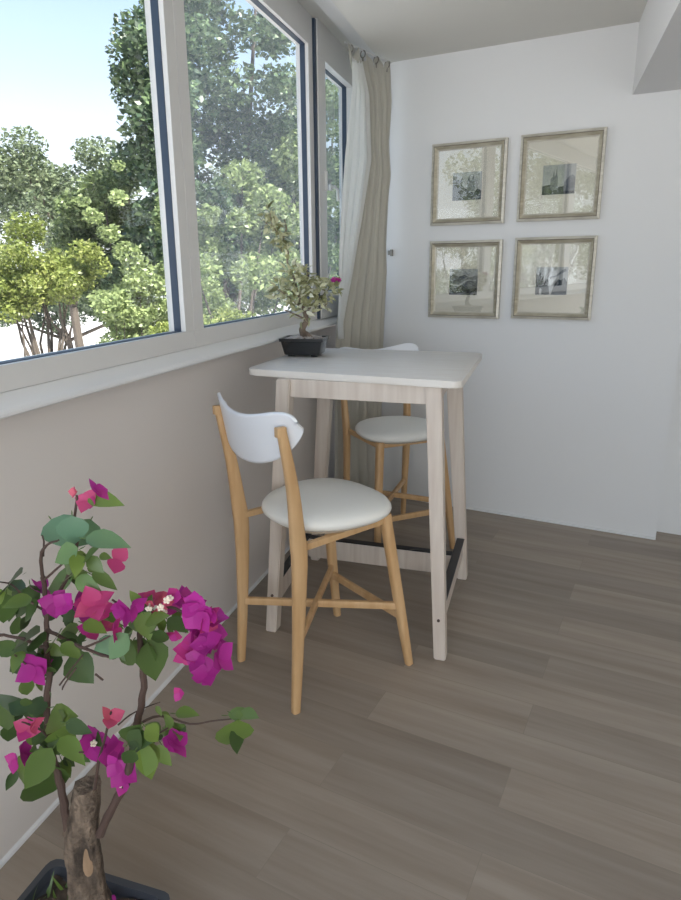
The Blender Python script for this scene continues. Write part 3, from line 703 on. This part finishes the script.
Lf.build('foliage', M['leaf'], bg)
# weeds on the soil
wd = Leaves()
for k in range(70):
    p = Vector((random.uniform(-.115, -.03), random.uniform(-.09, .11), H - .018)); wd.leaf(p, Vector((random.uniform(-.5, .5), random.uniform(-.5, .5), 1)), rv(), random.uniform(.02, .055), .006, random.uniform(.3, .6), .2, .3)
wd.build('weeds', M['leaf'], bg)
# flowers
def flower(x, y, size, c, n=4, bloom=0, yd=None):
    f = Leaves(); yd = .69 + random.uniform(-.03, .04) if yd is None else yd
    c0 = W_(x, y, yd); R = size / 474 * .32
    ax = (camd * .75 + rv() * .7).normalized(); a0 = random.uniform(0, 6)
    u = ax.orthogonal().normalized(); w = ax.cross(u)
    for k in range(n):
        a_ = a0 + k * 2 * PI / n + random.uniform(-.2, .2)
        d = (u * math.cos(a_) + w * math.sin(a_) + ax * random.uniform(.05, .5)).normalized()
        f.leaf(c0 - d * R * .05 + ax * random.uniform(-.003, .003), d, ax + rv() * .2, R * 1.25, R * random.uniform(1.05, 1.35), min(1, max(0, c + random.uniform(-.12, .12))), random.uniform(.1, .35), random.uniform(-.25, .1), 'bract')
    o = f.build('flower', M['bract'], bg)
    if bloom:
        b = bmesh.new(); e = c0 + ax * .012
        sweep(b, [c0, e], [.0012, .0016], 6)
        for k in range(5):
            a_ = k * 2 * PI / 5; q = e + (u * math.cos(a_) + w * math.sin(a_)) * .0035; t_ = bmesh.new(); bmesh.ops.create_icosphere(t_, subdivisions=1, radius=.0026); merge(b, t_, 0, Matrix.Translation(q))
        obj('bloom', b, M['bloom'], o)
F_ = [(182, 598, 26, .25), (214, 622, 30, .2), (192, 620, 30, .4), (212, 640, 28, .25), (198, 660, 26, .2), (66, 604, 26, .3), (144, 606, 24, .3), (96, 492, 26, .35), (88, 502, 26, .75), (76, 492, 14, .95, 3), (116, 560, 34, .72, 2), (38, 590, 28, .25), (56, 602, 30, .0, 3), (50, 606, 22, .02), (80, 608, 36, .25), (95, 606, 38, .75), (88, 600, 30, .6), (104, 612, 26, .7), (126, 612, 34, .25), (134, 606, 28, .3), (90, 632, 26, .55, 3), (112, 630, 26, .6), (108, 628, 20, .8, 3), (36, 668, 40, .22), (38, 664, 28, .35, 3),
      (148, 602, 26, .6), (160, 597, 20, .95, 3), (172, 602, 28, .55), (175, 596, 20, .5, 3), (188, 605, 38, .3), (198, 612, 40, .3), (204, 618, 34, .65), (206, 632, 42, .3), (200, 636, 40, .25), (208, 645, 34, .3), (190, 652, 34, .5), (185, 655, 24, .6, 3), (218, 658, 36, .28), (208, 672, 32, .2), (204, 678, 24, .25, 3), (174, 634, 22, .55, 3), (180, 693, 16, .5, 3), (196, 600, 22, .35), (212, 612, 20, .35),
      (28, 728, 30, .72), (22, 754, 34, .3), (16, 760, 26, .4, 3), (32, 724, 22, .8, 3), (92, 744, 38, .25, 4, 1), (108, 752, 36, .28), (112, 756, 30, .2), (124, 772, 34, .28), (124, 782, 28, .32, 4, 1), (110, 720, 28, .98, 3), (116, 765, 26, .2, 3), (174, 745, 34, .25), (172, 742, 26, .3, 3)]
for t in F_:
    x, y, s, c = t[:4]; flower(x, y, s, c, *(t[4:]), yd=(.74 + random.uniform(-.03, .04)) if x > 140 else None)
for k in range(6): flower(158 + random.uniform(-10, 14), 606 + random.uniform(-6, 8), 12, 1.0, 4, 1, .73)
# fallen petals on the soil
for (x, y, s) in [(.03, .075, .03), (.055, .05, .028), (.085, .03, .026), (.065, .02, .03), (.1, .0, .024), (.045, .09, .026), (.03, .03, .026)]:
    f = Leaves()
    for k in range(3): f.leaf((x + random.uniform(-.01, .01), y + random.uniform(-.01, .01), H - .006 + k * .004), rv() + Vector((0, 0, .1)), Vector((0, 0, 1)) + rv() * .5, s, s * .8, .3, .2, .2, 'bract')
    f.build('fallen_petal', M['bract'], bg)

# ------------------------------------------------------------------ outdoors: trees beyond the window
def cloud(clumps, n, size, shade=(0, 1), flat=.75):
    """leaf cards in numpy: clumps [(x,y,z,r)]"""
    c = np.array(clumps); w = c[:, 3] ** 2; idx = RNG.choice(len(c), n, p=w / w.sum())
    d = RNG.normal(size=(n, 3)); d /= np.linalg.norm(d, axis=1)[:, None]
    rad = c[idx, 3] * RNG.uniform(.0, 1, n) ** .33
    P = c[idx, :3] + d * rad[:, None] * np.array([1, 1, flat])
    a = RNG.normal(size=(n, 3)); a[:, 2] *= .6; a /= np.linalg.norm(a, axis=1)[:, None]
    nn = RNG.normal(size=(n, 3)); nn[:, 2] += .7; nn -= a * (nn * a).sum(1)[:, None]; nn /= np.linalg.norm(nn, axis=1)[:, None]
    bb = np.cross(a, nn); L = RNG.uniform(.6, 1.3, n)[:, None] * size
    V = np.stack([P - a * L * .5, P + bb * L * .28 + nn * L * .08, P + a * L * .5, P - bb * L * .28 + nn * L * .08], 1).reshape(-1, 3)
    cl_shade = RNG.uniform(-.12, .12, len(c))[idx]
    v = np.clip(RNG.normal(.5, .22, n) + cl_shade, 0, 1) * (shade[1] - shade[0]) + shade[0]
    return V, v
def tree(name, label, base, clumps, n, size, m, group='trees and bushes beyond the windows', trunk_r=.14, shade=(0, 1)):
    t = thing(name, label, 'bush' if name == 'bush' else 'tree', base, group=group)
    V, v = cloud(clumps, n, size, shade); V = V - np.array(base)
    me = bpy.data.meshes.new('foliage'); k = len(V) // 4
    me.vertices.add(len(V)); me.vertices.foreach_set('co', V.ravel())
    me.loops.add(4 * k); me.loops.foreach_set('vertex_index', np.arange(4 * k, dtype=np.int32))
    me.polygons.add(k); me.polygons.foreach_set('loop_start', np.arange(0, 4 * k, 4, dtype=np.int32))
    me.update(calc_edges=True)
    a_ = me.attributes.new('v', 'FLOAT', 'FACE'); a_.data.foreach_set('value', v.astype(np.float32))
    me.materials.append(m); o = bpy.data.objects.new('foliage', me); COL.objects.link(o); o.parent = t
    B = Vector(base); cs = [Vector(c[:3]) for c in clumps]; mid = sum(cs, Vector()) / len(cs); top = max(c.z for c in cs)
    fork = B.lerp(Vector((mid.x, mid.y, B.z)), .5); fork.z = B.z + (mid.z - B.z) * .55
    b = bmesh.new(); sweep(b, [Vector(), (fork - B) * .5 + Vector((.1, .05, 0)), fork - B], [trunk_r * 1.3, trunk_r, trunk_r * .8], 8)
    for c in sorted(clumps, key=lambda q: -q[3])[:12]:
        e = Vector(c[:3]) - B; s = fork - B; sweep(b, [s, s.lerp(e, .5) + rv() * .25, e], [trunk_r * .55, trunk_r * .3, trunk_r * .08], 6)
    obj('trunk', b, M['treebark'], t)
    return t
def blob(cx, cy, cz, rx, ry, rz, n, r):
    o = []
    for k in range(n):
        d = rv() * random.random() ** .4; o.append((cx + d.x * rx, cy + d.y * ry, cz + d.z * rz, r * random.uniform(.6, 1.25)))
    return o
GZ = -5.2
b = bmesh.new()
for (x0, x1, y0, y1) in ((-90, -.16, -70, 120),): bx(b, x0, x1, y0, y1, GZ - .3, GZ)
struct('ground', b, M['street'], 'pale sunlit ground far below the windows', 'ground')
tree('tree', 'tall dark green tree rising past the top of the middle window', (-7.2, 16.0, GZ), blob(-7.2, 16.8, 5.4, 2.4, 2.6, 4.8, 95, .66) + blob(-7.3, 13.9, 4.6, 1.0, 1.1, 3.6, 26, .55) + blob(-7.6, 16, 1.5, 2.2, 2.2, 1.8, 18, .7), 44000, .17, M['t_dark'], trunk_r=.26)
tree('tree', 'bright mid-green tree filling the lower part of the middle window', (-5.2, 12.0, GZ), blob(-5.5, 12.9, 1.5, 1.5, 2.0, 2.0, 40, .42), 17000, .12, M['t_mid'], trunk_r=.12, shade=(.15, 1))
tree('tree', 'pale green leafy tree seen at the right side of the middle window', (-5.0, 17.2, GZ), blob(-4.9, 17.4, 3.4, 1.4, 2.0, 3.8, 42, .5), 15000, .13, M['t_mid'], trunk_r=.12, shade=(.1, 1))
tree('tree', 'yellow-green tree low in the left window', (-9.6, 12.0, GZ), blob(-9.6, 12.1, 1.45, 1.2, 1.2, .85, 26, .40) + blob(-9.8, 11.2, .9, .8, .8, .5, 12, .35), 13000, .10, M['t_lime'], trunk_r=.10)
tree('tree', 'grey-green rounded tree behind the yellow-green one', (-17, 22, GZ), blob(-17.2, 22.2, 4.3, 3.4, 2.8, 2.2, 50, .8), 20000, .18, M['t_grey'], trunk_r=.2, shade=(.2, 1))
tree('tree', 'green tree between the sky and the dark tree in the left window', (-10.8, 17.0, GZ), blob(-10.9, 16.8, 2.0, 1.6, 1.6, 2.3, 40, .6), 19000, .14, M['t_mid'], trunk_r=.16, shade=(0, .75))
tree('tree', 'small light green tree reaching from behind the first window post', (-6.6, 11.0, GZ), blob(-6.8, 11.3, .5, .8, .9, .75, 20, .36) + [(-6.75, 11.3, 1.7, .3), (-6.9, 11.0, 2.05, .25), (-7.05, 10.75, 2.35, .2), (-7.15, 10.6, 2.6, .16), (-6.7, 11.5, 1.4, .35), (-6.65, 11.4, 1.0, .35), (-6.8, 11.2, 2.7, .2), (-6.8, 11.3, 3.3, .14)], 9000, .10, M['t_mid'], trunk_r=.07, shade=(.45, 1))
tree('tree', 'distant dark tree low on the left horizon', (-24, 30, GZ), blob(-24, 30, -.2, 6.0, 3.0, 1.6, 40, .9), 14000, .22, M['t_grey'], trunk_r=.2, shade=(0, .6))
tree('tree', 'tall hazy tree far behind the dark one', (-12, 36, GZ), blob(-12, 36, 3.5, 6, 4, 5.5, 60, 1.4), 18000, .3, M['t_grey'], trunk_r=.3)
tree('tree', 'tree beyond the narrow window by the curtain', (-6.4, 23.5, GZ), blob(-6.2, 23.5, 3.2, 2.0, 2.6, 5.4, 50, .8), 15000, .2, M['t_mid'], trunk_r=.2, shade=(0, .9))
tree('bush', 'yellow-green bush low behind the window posts', (-7.9, 13.6, GZ), blob(-7.9, 13.6, -.1, 1.3, 1.2, .6, 24, .36), 9000, .10, M['t_lime'], trunk_r=.06)
tree('bush', 'yellow-green bush along the bottom of the middle window', (-4.2, 9.2, GZ), blob(-4.3, 9.8, .1, .9, 1.5, .45, 24, .28), 8000, .085, M['t_lime'], trunk_r=.06)
# trees on the other side, seen only in the picture glass
tree('tree', 'tree reflected in the upper right picture glass', (-6, -14.5, GZ), blob(-6, -15, 3.4, 2.6, 2.6, 3.2, 40, .8), 12000, .16, M['t_mid'], trunk_r=.2)
tree('tree', 'tree reflected in the lower left picture glass', (-6.5, -9.5, GZ), blob(-6.5, -9.8, .8, 2.4, 2.0, 1.6, 30, .6), 9000, .14, M['t_lime'], trunk_r=.14)
# ------------------------------------------------------------------ light
w = bpy.data.worlds.new('World'); scene.world = w; w.use_nodes = True; nt = w.node_tree
bgd = nt.nodes['Background']; tc = nt.nodes.new('ShaderNodeTexCoord'); sx = nt.nodes.new('ShaderNodeSeparateXYZ'); rp = nt.nodes.new('ShaderNodeValToRGB')
nt.links.new(tc.outputs['Generated'], sx.inputs[0]); nt.links.new(sx.outputs['Z'], rp.inputs[0]); nt.links.new(rp.outputs[0], bgd.inputs[0])
e = rp.color_ramp.elements; e[0].position = 0; e[0].color = (.97, .98, 1.0, 1); e[1].position = .6; e[1].color = (.24, .40, .66, 1)
x = e.new(.12); x.color = (.88, .94, 1.0, 1); x = e.new(.24); x.color = (.60, .74, .92, 1); x = e.new(.36); x.color = (.42, .58, .84, 1)
bgd.inputs[1].default_value = 1.5
al = bpy.data.lights.new('rear_fill', 'AREA'); al.shape = 'RECTANGLE'; al.size = 2.6; al.size_y = 1.5; al.energy = 50; al.color = (.86, .94, 1.0)  # added fill lamp at the open rear end, lifts the room's brightness
ao = bpy.data.objects.new('rear_fill', al); COL.objects.link(ao); ao.location = (1.9, Y0 + .02, 1.5); ao.rotation_euler = (PI / 2, 0, 0)
sun = bpy.data.lights.new('sun', 'SUN'); sun.energy = 14; sun.angle = .01; sun.color = (1, .95, .86)
so = bpy.data.objects.new('sun', sun); COL.objects.link(so)
so.rotation_euler = Vector((.62, -.28, .80)).to_track_quat('Z', 'Y').to_euler()

# ------------------------------------------------------------------ camera
cd = bpy.data.cameras.new('camera'); co = bpy.data.objects.new('camera', cd); COL.objects.link(co); scene.camera = co
yaw, pit, rol = .3031, .2549, -.009
fw = Vector((-math.sin(yaw) * math.cos(pit), math.cos(yaw) * math.cos(pit), -math.sin(pit)))
r = fw.cross(Vector((0, 0, 1))).normalized(); u = r.cross(fw)
R, U = r * math.cos(rol) + u * math.sin(rol), -r * math.sin(rol) + u * math.cos(rol)
co.matrix_world = Matrix(((R.x, U.x, -fw.x, 1.1475), (R.y, U.y, -fw.y, 0), (R.z, U.z, -fw.z, 1.3719), (0, 0, 0, 1)))
cd.sensor_fit = 'VERTICAL'; cd.sensor_height = 36; cd.lens = 640.48 * 36 / 900
cd.shift_y = -(450 - 434.5) / 900; cd.clip_start = .02; cd.clip_end = 300
scene.view_settings.view_transform = 'Standard'; scene.view_settings.look = 'None'; scene.view_settings.gamma = 1
scene.view_settings.exposure = .14
